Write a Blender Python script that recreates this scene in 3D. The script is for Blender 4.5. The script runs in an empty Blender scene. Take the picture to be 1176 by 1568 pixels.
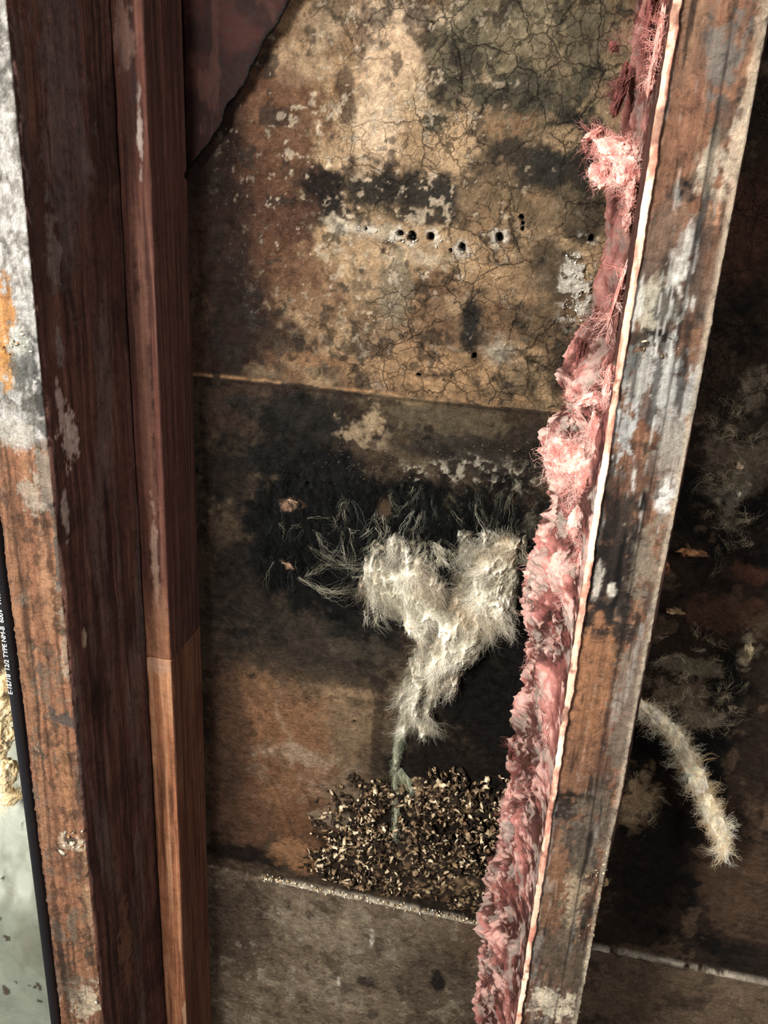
import bpy, math, random
import numpy as np
from mathutils import Vector, Matrix
rng=np.random.default_rng(7); random.seed(7)
# ---------------------------------------------------------------- camera calibration (vanishing points of studs / panel seams)
F=1325.0
Zc=np.array([191,3321,1325.]); Zc/=np.linalg.norm(Zc)
Xc=np.array([7392,-954,1325.]); Xc-=Zc*Xc.dot(Zc); Xc/=np.linalg.norm(Xc)
Yc=np.cross(Zc,Xc)
H0=1.5
def ray(u,v):
    c=np.array([u-588,784-v,-F]); return Xc@c,Yc@c,Zc@c
def onY(u,v,y):
    d=ray(u,v); t=y/d[1]; return np.array([d[0]*t,y,H0+d[2]*t])
def onX(u,v,x):
    d=ray(u,v); t=x/d[0]; return np.array([x,d[1]*t,H0+d[2]*t])
D=0.70; DF=0.5125
XL=-0.336; XR=0.0342; SW=0.046
# ---------------------------------------------------------------- helpers
def lin(c):
    c=np.asarray(c,float)/255.; return np.where(c<=.04045,c/12.92,((c+.055)/1.055)**2.4)
def _hash(ix,iy,iz,s):
    h=(ix.astype(np.uint32)*np.uint32(374761393)+iy.astype(np.uint32)*np.uint32(668265263)+iz.astype(np.uint32)*np.uint32(2246822519)+np.uint32((s*974711+1013)%4294967295))
    h=(h^(h>>np.uint32(13)))*np.uint32(1274126177); h=h^(h>>np.uint32(16)); h=h*np.uint32(2654435761); h^=h>>np.uint32(15)
    return (h&np.uint32(0xffff)).astype(np.float32)/32767.5-1
def vn(x,y,z,s):
    xi=np.floor(x).astype(np.int64);yi=np.floor(y).astype(np.int64);zi=np.floor(z).astype(np.int64)
    fx=x-xi;fy=y-yi;fz=z-zi
    fx=fx*fx*(3-2*fx);fy=fy*fy*(3-2*fy);fz=fz*fz*(3-2*fz)
    def h(a,b,c): return _hash(xi+a,yi+b,zi+c,s)
    a=h(0,0,0)*(1-fx)+h(1,0,0)*fx; b=h(0,1,0)*(1-fx)+h(1,1,0)*fx
    if np.all(fz==0): return a*(1-fy)+b*fy
    c=h(0,0,1)*(1-fx)+h(1,0,1)*fx; d=h(0,1,1)*(1-fx)+h(1,1,1)*fx
    return (a*(1-fy)+b*fy)*(1-fz)+(c*(1-fy)+d*fy)*fz
def fbm(x,y,z,sc,o=4,s=0,g=.55):
    r=0;a=1;t=0
    for i in range(o):
        k=sc*2**i*1.03
        r=r+a*vn(x*k+31.7*i+500,y*k+17.3*i+500,(z*k+9.1*i+500) if not np.isscalar(z) else np.zeros_like(x),s+i*13);t+=a;a*=g
    return r/t*1.6
def sm(a,b,x):
    t=np.clip((x-a)/(b-a),0,1);return t*t*(3-2*t)
def lay(C,col,m):
    return C*(1-m[...,None])+lin(col)*m[...,None]
def desat(C,k):
    l=(C@np.array([.3,.6,.1]))[:,None];return C*(1-k)+l*k
def mkmesh(name,V,Fc,cols=None,aux=None,mat=None,smooth=True,parent=None):
    me=bpy.data.meshes.new(name)
    V=np.asarray(V,np.float32)
    me.vertices.add(len(V)); me.vertices.foreach_set('co',V.ravel())
    tot=[];st=[];n=0;lt=[]
    for arr in Fc:
        arr=np.asarray(arr)
        if len(arr)==0: continue
        k=arr.shape[1]; lt.append(arr.ravel()); st.append(n+np.arange(len(arr))*k); tot.append(np.full(len(arr),k)); n+=arr.size
    lt=np.concatenate(lt).astype(np.int32);st=np.concatenate(st).astype(np.int32);tot=np.concatenate(tot).astype(np.int32)
    me.loops.add(len(lt)); me.loops.foreach_set('vertex_index',lt)
    me.polygons.add(len(st)); me.polygons.foreach_set('loop_start',st); me.polygons.foreach_set('loop_total',tot)
    me.polygons.foreach_set('use_smooth',np.full(len(st),smooth))
    me.update(calc_edges=True); me.validate()
    for nm,c in (('Col',cols),('Aux',aux)):
        if c is not None:
            a=me.color_attributes.new(nm,'FLOAT_COLOR','POINT')
            cc=np.ones((len(V),4),np.float32); cc[:,:3]=np.clip(c,0,1); a.data.foreach_set('color',cc.ravel())
    ob=bpy.data.objects.new(name,me); bpy.context.collection.objects.link(ob)
    if mat: me.materials.append(mat)
    if parent: ob.parent=parent
    return ob
def gridfaces(nr,nc,off=0,wrap=False):
    r=np.arange(nr-1)[:,None]; c=np.arange(nc if wrap else nc-1)[None,:]
    c2=(c+1)%nc
    a=r*nc+c;b=r*nc+c2;d=(r+1)*nc+c2;e=(r+1)*nc+c
    return np.stack([a,b,d,e],-1).reshape(-1,4)+off
# ---------------------------------------------------------------- materials
def mat_new(name):
    m=bpy.data.materials.new(name);m.use_nodes=True;nt=m.node_tree;nt.nodes.clear()
    out=nt.nodes.new('ShaderNodeOutputMaterial');b=nt.nodes.new('ShaderNodeBsdfPrincipled')
    nt.links.new(b.outputs[0],out.inputs[0]);return m,nt,b
def N(nt,t,**k):
    n=nt.nodes.new(t)
    for a,v in k.items():
        if a in n.bl_rna.properties.keys(): setattr(n,a,v)
        else: n.inputs[a].default_value=v
    return n
def mul(nt,a,b,op='MULTIPLY'):
    n=nt.nodes.new('ShaderNodeMath');n.operation=op
    for i,x in enumerate((a,b)):
        if isinstance(x,(int,float)): n.inputs[i].default_value=x
        else: nt.links.new(x,n.inputs[i])
    return n.outputs[0]
def ramp(nt,src,p0,p1,v0,v1):
    n=nt.nodes.new('ShaderNodeMapRange');n.clamp=True
    nt.links.new(src,n.inputs[0]);n.inputs[1].default_value=p0;n.inputs[2].default_value=p1;n.inputs[3].default_value=v0;n.inputs[4].default_value=v1
    return n.outputs[0]
def mat_attr(name,scale=(1,1,1),n1=120,n2=500,amp=.5,rough=.6,bump=.4,bdist=.001,wallmode=False,spec=.4,sss=0,mott=0,mscale=60):
    m,nt,b=mat_new(name);L=nt.links.new
    at=N(nt,'ShaderNodeAttribute',attribute_name='Col')
    tc=N(nt,'ShaderNodeTexCoord'); mp=N(nt,'ShaderNodeMapping'); mp.inputs['Scale'].default_value=scale
    L(tc.outputs['Object'],mp.inputs[0])
    a=N(nt,'ShaderNodeTexNoise',Scale=n1,Detail=8.0,Roughness=.65); L(mp.outputs[0],a.inputs['Vector'])
    c=N(nt,'ShaderNodeTexNoise',Scale=n2,Detail=4.0,Roughness=.6); L(mp.outputs[0],c.inputs['Vector'])
    f=mul(nt,ramp(nt,a.outputs[0],.3,.7,1-amp,1+amp),ramp(nt,c.outputs[0],.3,.7,1-amp*.6,1+amp*.6))
    h=mul(nt,a.outputs[0],mul(nt,c.outputs[0],.5),'ADD')
    if mott:
        q=N(nt,'ShaderNodeTexNoise',Scale=mscale,Detail=10.0,Roughness=.72,Distortion=.4); L(tc.outputs['Object'],q.inputs['Vector'])
        q2=N(nt,'ShaderNodeTexNoise',Scale=mscale*2.3,Detail=9.0,Roughness=.75,Distortion=.8); L(tc.outputs['Object'],q2.inputs['Vector'])
        f=mul(nt,f,ramp(nt,q.outputs[0],.52,.61,1,1-.5*mott)); f=mul(nt,f,ramp(nt,q2.outputs[0],.55,.61,1,1-.55*mott)); f=mul(nt,f,ramp(nt,q2.outputs[0],.37,.43,1+.5*mott,1)); f=mul(nt,f,1+.14*mott)
        h=mul(nt,h,mul(nt,ramp(nt,q2.outputs[0],.35,.65,.8,-.6),mul(nt,ramp(nt,q.outputs[0],.4,.6,.9,-.3),1.0),'ADD'),'ADD')
    if wallmode:
        ax=N(nt,'ShaderNodeAttribute',attribute_name='Aux'); sx=N(nt,'ShaderNodeSeparateColor'); L(ax.outputs['Color'],sx.inputs[0])
        w=N(nt,'ShaderNodeTexNoise',Scale=34.0,Detail=7.0,Roughness=.65); L(tc.outputs['Object'],w.inputs['Vector'])
        vm=N(nt,'ShaderNodeVectorMath',operation='SCALE');vm.inputs['Scale'].default_value=.024;L(w.outputs['Color'],vm.inputs[0])
        va=N(nt,'ShaderNodeVectorMath',operation='ADD');L(tc.outputs['Object'],va.inputs[0]);L(vm.outputs[0],va.inputs[1])
        v=N(nt,'ShaderNodeTexVoronoi',feature='DISTANCE_TO_EDGE',Scale=24.0);L(va.outputs[0],v.inputs['Vector'])
        v2=N(nt,'ShaderNodeTexVoronoi',feature='DISTANCE_TO_EDGE',Scale=85.0);L(va.outputs[0],v2.inputs['Vector'])
        c1=ramp(nt,v.outputs['Distance'],.003,.018,1,0); c2=ramp(nt,v2.outputs['Distance'],.004,.05,.8,0)
        wm=N(nt,'ShaderNodeTexNoise',Scale=13.0,Detail=5.0);L(tc.outputs['Object'],wm.inputs['Vector'])
        cc=mul(nt,mul(nt,c1,ramp(nt,wm.outputs[0],.38,.50,0,1)),mul(nt,c2,ramp(nt,wm.outputs[0],.45,.55,0,1)),'MAXIMUM')
        cr=mul(nt,cc,sx.outputs[0])
        f=mul(nt,f,ramp(nt,cr,0,1,1,.28)); h=mul(nt,h,mul(nt,cr,1.3),'SUBTRACT')
    sc=N(nt,'ShaderNodeVectorMath',operation='SCALE');L(at.outputs['Color'],sc.inputs[0]);L(f,sc.inputs['Scale'])
    colout=sc.outputs[0]
    if wallmode:
        sn=N(nt,'ShaderNodeTexNoise',Scale=420.0,Detail=3.0,Roughness=.6);L(tc.outputs['Object'],sn.inputs['Vector'])
        sk=mul(nt,ramp(nt,sn.outputs[0],.66,.70,0,.8),sx.outputs[1])
        mx=N(nt,'ShaderNodeMix',data_type='RGBA');L(sk,mx.inputs[0]);L(colout,mx.inputs[6]);mx.inputs[7].default_value=(*lin((190,172,140)),1)
        colout=mx.outputs[2]
    L(colout,b.inputs['Base Color'])
    L(ramp(nt,a.outputs[0],.3,.7,rough-.15,rough+.2),b.inputs['Roughness'])
    b.inputs['Specular IOR Level'].default_value=spec
    bp=N(nt,'ShaderNodeBump');bp.inputs['Strength'].default_value=bump;bp.inputs['Distance'].default_value=bdist
    L(h,bp.inputs['Height']);L(bp.outputs[0],b.inputs['Normal'])
    if sss: 
        b.inputs['Subsurface Weight'].default_value=sss; b.inputs['Subsurface Scale'].default_value=.005
    return m
M_wall=mat_attr('moldy_sheathing',n1=110,n2=480,amp=.32,rough=.55,bump=1.0,bdist=.0028,wallmode=True,mott=.6,mscale=48,spec=.18)
M_wood=mat_attr('weathered_wood',scale=(1,1,.06),n1=190,n2=700,amp=.32,rough=.72,bump=1.0,bdist=.0018,mott=.65,mscale=60,spec=.2)
M_woodc=mat_attr('old_wood',scale=(1,1,.04),n1=230,n2=800,amp=.3,rough=.65,bump=.6,bdist=.001,spec=.25,mott=.35,mscale=30)
M_fib=mat_attr('fibre',n1=300,n2=900,amp=.1,rough=.8,bump=.05,spec=.08)
M_fluff=mat_attr('fluff_core',n1=260,n2=900,amp=.24,rough=.95,bump=.9,bdist=.0014,spec=.04,sss=.35)
M_crumb=mat_attr('crumb',n1=200,n2=800,amp=.25,rough=.75,bump=.5,spec=.1)
# ---------------------------------------------------------------- fibres
class Bag:
    def __init__(s): s.V=[];s.F=[];s.C=[];s.n=0
    def add(s,V,Fc,C):
        s.V.append(V);s.F.append(Fc+s.n);s.C.append(C);s.n+=len(V)
    def make(s,name,mat,parent=None):
        tri=[f for f in s.F if f.shape[1]==3];q=[f for f in s.F if f.shape[1]==4]
        L=[]
        if tri:L.append(np.concatenate(tri))
        if q:L.append(np.concatenate(q))
        return mkmesh(name,np.concatenate(s.V),L,np.concatenate(s.C),None,mat,True,parent)
def strands(bag,P,rad,col):
    Nn,K,_=P.shape
    T=np.gradient(P,axis=1);T/=np.linalg.norm(T,axis=2,keepdims=True)+1e-9
    ref=rng.normal(size=(Nn,1,3));A=np.cross(T,ref);A/=np.linalg.norm(A,axis=2,keepdims=True)+1e-9;B=np.cross(T,A)
    r=np.broadcast_to(np.asarray(rad),(Nn,))[:,None,None]*(1-.8*np.linspace(0,1,K)**2)[None,:,None]
    ring=[P+r*(math.cos(a)*A+math.sin(a)*B) for a in (0,2.094,4.189)]
    V=np.stack(ring,2).reshape(-1,3)
    base=(np.arange(Nn)*K*3)[:,None,None]+(np.arange(K-1)*3)[None,:,None]
    j=np.arange(3)[None,None,:];j2=(j+1)%3
    Fq=np.stack([base+j,base+j2,base+3+j2,base+3+j],-1).reshape(-1,4)
    C=np.repeat(col,K*3,axis=0)
    bag.add(V,Fq,C)
def curly(start,dirn,length,K=7,curl=.6,grav=0):
    Nn=len(start);P=np.zeros((Nn,K,3));P[:,0]=start
    d=dirn/(np.linalg.norm(dirn,axis=1,keepdims=True)+1e-9)
    st=(np.broadcast_to(np.asarray(length),(Nn,))/(K-1))[:,None]
    for k in range(1,K):
        d=d+rng.normal(size=(Nn,3))*curl;d[:,2]-=grav;d/=np.linalg.norm(d,axis=1,keepdims=True)
        P[:,k]=P[:,k-1]+d*st
    return P
def locks(bag,start,dirn,length,nper,spread,rad,col,K=9,curl=.25,fr=.12,grav=0):
    n=len(start);B=curly(start,dirn,length,K,curl,grav)
    P=np.repeat(B,nper,0);m=n*nper
    t=np.linspace(0,1,K)[None,:,None]
    off=rng.normal(size=(m,1,3))*spread;off2=rng.normal(size=(m,1,3))*spread
    P=P+off*(1.1-t)+off2*t*.9
    ln=np.repeat(np.broadcast_to(np.asarray(length),(n,)),nper)[:,None,None]
    w=np.cumsum(rng.normal(size=(m,K,3)),1)*ln*fr/math.sqrt(K);w-=w[:,:1]
    P=P+w
    c=np.repeat(col,nper,0)*(1+.12*rng.normal(size=(m,1)))
    strands(bag,P,rad,np.clip(c,0,1))
    return P
def pal(n,cols,jit=.12):
    c=np.array([lin(x) for x in cols])[rng.integers(0,len(cols),n)]
    return np.clip(c*(1+rng.normal(size=(n,1))*jit),0,1)
def ico(sub=3):
    import bmesh
    bm=bmesh.new();bmesh.ops.create_icosphere(bm,subdivisions=sub,radius=1)
    V=np.array([v.co[:] for v in bm.verts]);Fc=np.array([[v.index for v in f.verts] for f in bm.faces]);bm.free();return V,Fc
ICO3=ico(5);ICO1=ico(1)
def tuft(core,fib,c,r,cols,nl=30,fl=.018,rot=0,frad=.00009,dirb=(0,0,0),seed=0,nper=10,axial=.6,cs=.85,out=.5):
    """cotton-like clump: lumpy matted core with fine loose fibres"""
    V,Fc=ICO3;c=np.asarray(c);r=np.asarray(r)
    s=1+.55*fbm(V[:,0]+c[0]*50,V[:,1]+seed,V[:,2]+c[2]*50,1.2,6,seed,.62)
    W=V*s[:,None]*r*cs
    cr,sr=math.cos(rot),math.sin(rot)
    R=np.array([[cr,0,sr],[0,1,0],[-sr,0,cr]])
    W=W@R.T+c
    nn=fbm(W[:,0],W[:,1],W[:,2]*.6,130,4,seed+3,.6)+.6*(s-1)/.5
    a=lin(cols[-1]);b=lin(cols[0]);m=sm(-.4,.6,nn)[:,None]
    core.add(W,Fc,(a*.6)*(1-m)+b*m)
    d=rng.normal(size=(nl,3));d/=np.linalg.norm(d,axis=1,keepdims=True)
    st=(d*r*.75)@R.T+c
    tang=np.cross(d,rng.normal(size=(nl,3)))
    ax=np.array([0,0,-1.])@R.T
    dd=(d@R.T*out+tang*.6)*(1.2-axial)+ax*np.sign(rng.normal(size=(nl,1)))*axial+np.asarray(dirb)
    locks(fib,st,dd,fl*rng.uniform(.3,1.2,nl),nper,min(r)*.22,frad,pal(nl,cols,.08),10,.33,.16)
def crumbs(bag,pos,size,cols,flat=.45):
    V,Fc=ICO1
    for p in pos:
        s=size*(rng.uniform(.25,1)**1.5*1.8);sc=np.array([rng.uniform(.6,1.6),rng.uniform(.5,1.1),flat*rng.uniform(.5,1.3)])*s
        Q,_=np.linalg.qr(rng.normal(size=(3,3)))
        W=(V*(1+.35*rng.normal(size=(len(V),1))))*sc@Q+p
        bag.add(W,Fc,np.repeat(pal(1,cols,.18),len(V),0))
# ---------------------------------------------------------------- WALL
def axis(c0,d0,d1,c1,res,coarse=.08):
    a=np.arange(c0,d0,coarse);b=np.arange(d0,d1,res);c=np.linspace(d1,c1,max(2,int((c1-d1)/coarse)))
    return np.concatenate([a,b,c])
xs=axis(-1.2,-.33,.24,1.2,.001);zs=axis(0,.55,1.64,2.4,.0011)
X,Z=np.meshgrid(xs,zs);X=X.ravel();Z=Z.ravel()
nlo=fbm(X,Z,0,9,6,1,.6);nmd=fbm(X,Z,0,35,5,2,.62);nhi=fbm(X,Z,0,140,4,3,.65);nst=fbm(X+.01*nmd,Z*.10,0,190,4,4,.65)
nlo2=fbm(X,Z,0,16,6,5,.62);nmd2=fbm(X,Z,0,60,4,6,.65)
NW=.4*nlo2+.5*nmd+.4*nhi
def wb(u,v,ru,rv,amp=.45,soft=.35,n=None):
    c=onY(u,v,D);p=onY(u+ru,v,D);q=onY(u,v+rv,D);ra=abs(p[0]-c[0]);rb=abs(q[2]-c[2])
    d=np.sqrt(((X-c[0])/ra)**2+((Z-c[2])/rb)**2)
    return 1-sm(1-soft,1+soft,d+(NW if n is None else n)*amp*1.6)
zs1=onY(300,572,D)[2];zs2=onY(330,1325,D)[2]
up=sm(zs1-.002,zs1+.002,Z+.0015*nmd);lo=1-sm(zs2-.001,zs2+.001,Z+.001*nmd);mid=1-np.clip(up+lo,0,1)
C=np.zeros((len(X),3))+lin((160,128,92))
C=lay(C,(120,93,68),sm(-.2,.4,nlo));C=lay(C,(190,161,123),sm(0,.6,nlo2)*.8)
C=lay(C,(100,91,73),sm(.1,.5,nmd)*.6)
hgt=.0012*nlo2+.0009*nmd+.0005*nhi
P=[(330,300,110,420,(70,46,35),.92,.35),(405,250,85,180,(98,66,47),.85,.5),(300,120,70,200,(38,25,22),.94,.35),
(790,60,130,110,(132,121,94),.9,.5),(700,90,60,90,(112,105,84),.8,.6),(880,110,70,120,(144,128,98),.7,.5),(820,30,80,30,(156,143,114),.6,.7),
(490,60,60,40,(160,130,96),.8,.7),(900,60,60,50,(88,82,64),.75,.6),(470,100,40,20,(190,162,128),.7,.9),(500,40,30,30,(190,166,134),.7,.9),
(590,95,48,78,(226,194,158),.95,.6),(575,190,38,60,(228,200,166),.9,.6),(600,20,70,20,(220,194,162),.7,.7),(640,150,30,30,(210,186,150),.7,.7),
(540,250,50,30,(194,164,128),.7,.6),(700,225,40,50,(220,186,142),.85,.5),(665,185,20,20,(96,91,74),.85,.5),
(800,140,100,40,(78,75,62),.9,.7),(690,140,30,50,(88,83,66),.78,.7),(870,240,60,60,(38,37,34),.95,.6),(800,255,60,46,(52,51,45),.9,.6),(900,320,40,60,(52,47,39),.87,.6),
(600,292,125,34,(44,42,38),.95,.6),(640,332,70,16,(42,40,37),.9,.7),(490,300,28,50,(34,27,24),.94,.6),(520,330,30,22,(44,41,37),.88,.6),(460,330,20,30,(60,44,35),.75,.6),(555,60,10,60,(100,78,60),.65,.9),(530,150,14,40,(74,57,44),.78,.8),(680,300,30,40,(56,54,48),.8,.8),
(440,180,60,60,(122,88,64),.6,.6),(430,330,50,30,(90,62,47),.75,.6),(560,352,60,16,(186,172,148),.8,.8),(525,350,22,16,(220,206,180),.85,.7),(640,392,60,16,(196,174,142),.75,.7),(740,300,40,40,(160,134,100),.6,.7),
(820,330,50,30,(124,106,80),.7,.7),(850,212,30,15,(184,156,118),.85,.7),(840,400,40,50,(82,72,57),.83,.7),(890,560,30,60,(50,43,36),.8,.6),
(720,495,16,46,(36,37,35),.95,.5),(715,545,20,16,(28,28,27),.95,.6),(770,540,30,22,(176,168,152),.75,.7),(830,470,50,60,(94,80,61),.8,.6),
(870,560,40,60,(64,54,44),.87,.6),(600,450,24,60,(130,125,106),.65,.7),(480,440,60,50,(122,90,66),.65,.6),(400,520,90,40,(56,40,32),.9,.5),(365,480,50,70,(44,32,27),.87,.5),(340,520,20,50,(28,25,23),.8,.6),
(470,550,60,12,(150,110,76),.7,.5),(650,560,110,30,(186,150,108),.7,.6),(350,440,40,200,(46,32,27),.88,.35),(760,430,60,30,(190,156,116),.5,.7),(560,500,30,30,(98,82,64),.6,.7)]
for u,v,ru,rv,c,o,a in P:
    C=lay(C,c,wb(u,v,ru,rv,a)*o*up)
C=lay(C,(46,42,38),up*sm(.30,.58,nmd2+.3*nlo)*.7)
C=lay(C,(42,38,34),up*sm(.34,.52,nhi+.3*nmd)*.42)
C=lay(C,(226,208,180),up*sm(.48,.72,nhi+.3*nlo2)*wb(600,250,260,330,.2)*.6)
crust=np.clip(wb(880,440,26,60,.6,.2)+wb(708,386,26,11,.7,.2)+wb(625,362,46,9,.8,.25)+.8*wb(560,352,40,7,.9,.25)+.7*wb(905,400,10,40,.8,.2),0,1)
crust*=sm(-.2,.12,nhi+nmd2*.6)
C=lay(C,(226,220,206),crust*.97);hgt+=crust*.0034*(1+.5*nhi)
light=wb(590,110,50,100,.6,.12)*up;hgt+=light*.0012
C=np.where((mid>.5)[:,None],lin((72,59,45)),C)
C=lay(C,(44,35,28),mid*sm(-.1,.5,nlo)*.85);C=lay(C,(106,91,70),mid*sm(.0,.6,nlo2)*.6)
P=[(380,620,80,70,(60,46,37),.82,.4),(470,640,90,40,(34,32,29),.93,.5),(690,650,140,30,(98,87,67),.8,.6),(620,608,60,8,(144,122,90),.7,.7),(565,650,34,26,(176,154,122),.85,.9),(575,680,24,10,(156,136,108),.8,.9),
(700,690,110,30,(52,47,40),.88,.6),(820,680,50,40,(46,38,31),.85,.5),(350,740,60,60,(32,25,22),.88,.5),
(420,700,70,50,(28,26,24),.9,.6),(500,735,90,40,(10,10,10),.95,.6),
(420,1080,90,80,(130,96,66),.9,.4),(510,1090,70,60,(158,128,96),.85,.5),(440,1180,110,110,(132,94,64),.9,.35),(540,1130,40,70,(122,102,78),.8,.4),(480,1260,70,50,(112,78,52),.8,.4),
(370,1240,50,70,(92,64,46),.8,.4),(370,1308,80,12,(24,16,12),.92,.6),(460,1310,40,22,(160,116,78),.85,.4),(350,1120,30,120,(66,48,38),.7,.5),
(480,985,170,70,(54,47,39),.9,.4),(380,900,60,80,(36,29,25),.9,.4),(560,960,60,60,(24,23,21),.9,.4),(560,1000,60,16,(80,71,58),.6,.7),
(760,1040,110,140,(12,9,7),.98,.3),(700,1180,130,60,(22,16,12),.95,.35),(800,930,50,120,(13,10,8),.96,.35),
(600,800,225,72,(4,5,5),1,.3),(440,820,68,86,(4,4,4),.99,.35),(700,850,130,80,(4,4,4),.99,.3),(600,870,200,60,(5,5,5),.98,.3),(500,898,85,46,(5,5,5),.97,.45),
(640,1300,150,90,(34,26,19),.95,.4),(450,772,18,8,(190,150,122),.85,.8),(590,775,9,20,(126,100,74),.6,.9),(690,768,10,14,(116,104,82),.5,.9)]
for u,v,ru,rv,c,o,a in P:
    C=lay(C,c,wb(u,v,ru,rv,a)*o*mid)
def ringm(u,v,ru,rv,w,amp=.12):
    c=onY(u,v,D);p=onY(u+ru,v,D);q=onY(u,v+rv,D);ra=abs(p[0]-c[0]);rb=abs(q[2]-c[2])
    return np.exp(-((np.sqrt(((X-c[0])/ra)**2+((Z-c[2])/rb)**2)+amp*nlo2+amp*.5*nmd-1)/w)**2)
C=lay(C,(180,164,142),wb(500,1205,60,26,.9,.9)*mid*.5);C=lay(C,(176,156,130),wb(465,1160,44,12,1.1,.7)*mid*.5);C=lay(C,(176,158,134),wb(515,1250,34,16,.9,.8)*mid*.5);C=lay(C,(166,138,104),wb(540,1060,44,6,1.1)*mid*.55);C=lay(C,(50,38,31),wb(578,1130,9,60,.8)*mid*.7)
C=lay(C,(176,154,126),ringm(560,1080,140,130,.03,.12)*mid*wb(450,1140,60,80,.4)*.4)
C=lay(C,(44,32,26),ringm(500,1180,90,120,.03,.16)*mid*.4*wb(470,1250,100,80,.3))
vig=wb(600,795,215,66,.4)*mid
streak=sm(.2,.5,nst+.15*nhi)*vig
C=lay(C,(36,38,37),streak*.5);C=lay(C,(146,142,124),sm(.42,.7,nst+.25*nmd)*wb(670,785,140,50,.6)*mid*.5)
hgt+=streak*.0012
wsp=wb(690,718,100,22,.9,.3)*sm(.0,.35,nhi+.3*nmd2)*mid;C=lay(C,(190,183,164),wsp*.8);hgt+=wsp*.002
crb=wb(600,790,225,78,.4)*mid*sm(0,.3,nhi+.5*nmd2);hgt+=crb*.0016
C=lay(C,(8,7,7),mid*sm(.3,.55,nmd2)*.6*(1-wb(470,1180,160,150,.2)))
C=np.where((lo>.5)[:,None],lin((126,110,91)),C)
P=[(370,1420,50,80,(74,60,49),.8,.4),(520,1430,80,40,(160,146,124),.7,.7),(600,1470,120,50,(122,109,91),.7,.5),(680,1500,60,70,(94,80,65),.7,.5),(560,1500,18,10,(44,39,35),.85,.6),(670,1500,10,14,(26,25,24),.9,.5),(500,1510,60,40,(168,154,132),.6,.7),(720,1440,40,40,(104,84,66),.7,.5),(570,1440,5,14,(230,222,206),.8,.7),(520,1500,4,8,(230,222,206),.8,.7)]
for u,v,ru,rv,c,o,a in P:
    C=lay(C,c,wb(u,v,ru,rv,a)*o*lo)
C=lay(C,(176,166,144),lo*sm(.35,.7,nmd2)*.4);C=lay(C,(50,42,35),lo*sm(.3,.7,-nmd2)*.5)
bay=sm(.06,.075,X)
C=lay(C,(50,37,29),bay*(1-lo)*.93);C=lay(C,(13,11,10),bay*(1-lo)*sm(0,.4,nlo2)*.9);C=lay(C,(104,84,64),bay*(1-lo)*sm(.35,.7,nmd)*.7)  # next bay: the stud's shade put into the colour, plus brown patches
for u,v,ru,rv,c,o,a in [(1130,700,50,90,(140,124,104),.9,.7),(1140,640,40,50,(12,10,9),.75,.8),(1100,760,60,50,(14,12,11),.8,.7),(1120,770,26,50,(160,150,130),.7,1.0),(1060,1080,60,30,(130,112,90),.88,.9),(1110,1060,26,60,(8,8,8),.9,.8),(980,1230,24,45,(206,172,130),.8,.8),
 (1120,940,60,24,(96,64,45),.7,.7),(1090,1170,30,70,(8,8,8),.9,.6),(1145,995,14,30,(156,143,120),.85,.8),(1130,340,60,90,(88,57,42),.8,.6),(1130,1330,60,90,(96,74,55),.8,.6),(1000,1320,50,80,(22,16,13),.8,.6),(1080,1100,30,14,(156,143,121),.75,1.0),(1155,600,20,30,(146,132,112),.7,.8),(1060,1020,40,10,(140,128,107),.7,1.),(1150,880,30,16,(106,67,47),.7,.6)]:
    C=lay(C,c,wb(u,v,ru,rv,a)*o*bay*(1-lo))
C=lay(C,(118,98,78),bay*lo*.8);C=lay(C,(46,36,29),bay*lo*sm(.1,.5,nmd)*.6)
C=lay(C,(90,70,50),1-sm(-.40,-.38,X))
s1=np.exp(-((Z-zs1-.0012*nlo2)/.0015)**2);C=lay(C,(190,148,102),s1*.85*sm(-.5,.2,nmd2)*(1-bay));hgt+=s1*.0014
s1d=np.exp(-((Z-zs1+.0038)/.0012)**2);C=lay(C,(40,28,21),s1d*.7);hgt-=s1d*.0012
s2=np.exp(-((Z-zs2-.0025*nlo2-.0016*nmd)/.0024)**2)*(.35+.65*sm(-.27,-.2,X))
C=lay(C,(216,206,186),s2*sm(-.5,.2,nmd2+nhi*.5+.5*sm(-.3,-.15,X)-.5*(X>.06)-.2));hgt+=s2*.003
hgt+=lo*.003
for u,v,r in [(612,357,4.6),(630,363,6),(660,362,5.5),(708,379,5.5),(765,362,7),(690,384,3),(800,342,3.5),(799,333,3.5),(800,350,3),(640,575,3),(560,350,3),(726,546,4.2),(906,366,4.6),(470,742,4),(543,1105,3)]:
    c=onY(u,v,D);rr=r*.0005
    d=np.sqrt((X-c[0])**2+((Z-c[2])*.85)**2)/rr
    hole=1-sm(.7,1.2,d+.35*nhi+.2*nmd2); rim=np.exp(-((d-1.55+.5*nmd2)/.6)**2)*sm(-.25,.2,nhi+.8*nmd2+.12)
    C=lay(C,(238,230,214),rim*.93*(0 if r<4.5 else 1));hgt+=rim*.0016*(r>4.5)
    C=lay(C,(8,6,5),hole);hgt-=hole*.008
C=desat(C,.12)*np.array([1.04,1.0,.95])
aux=np.zeros((len(X),3));aux[:,0]=up*sm(-.27,-.12,X)+.25*lo+.15*mid;aux[:,1]=np.clip(wb(680,720,150,60,.4)*.8+up*.35*wb(600,300,250,300,.3)+wb(640,780,250,90,.3)*.15*mid+lo*.3+.08,0,1)
wall=mkmesh('wall_back',np.stack([X,D-hgt,Z],1),[gridfaces(len(zs),len(xs))],C,aux,M_wall)
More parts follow.
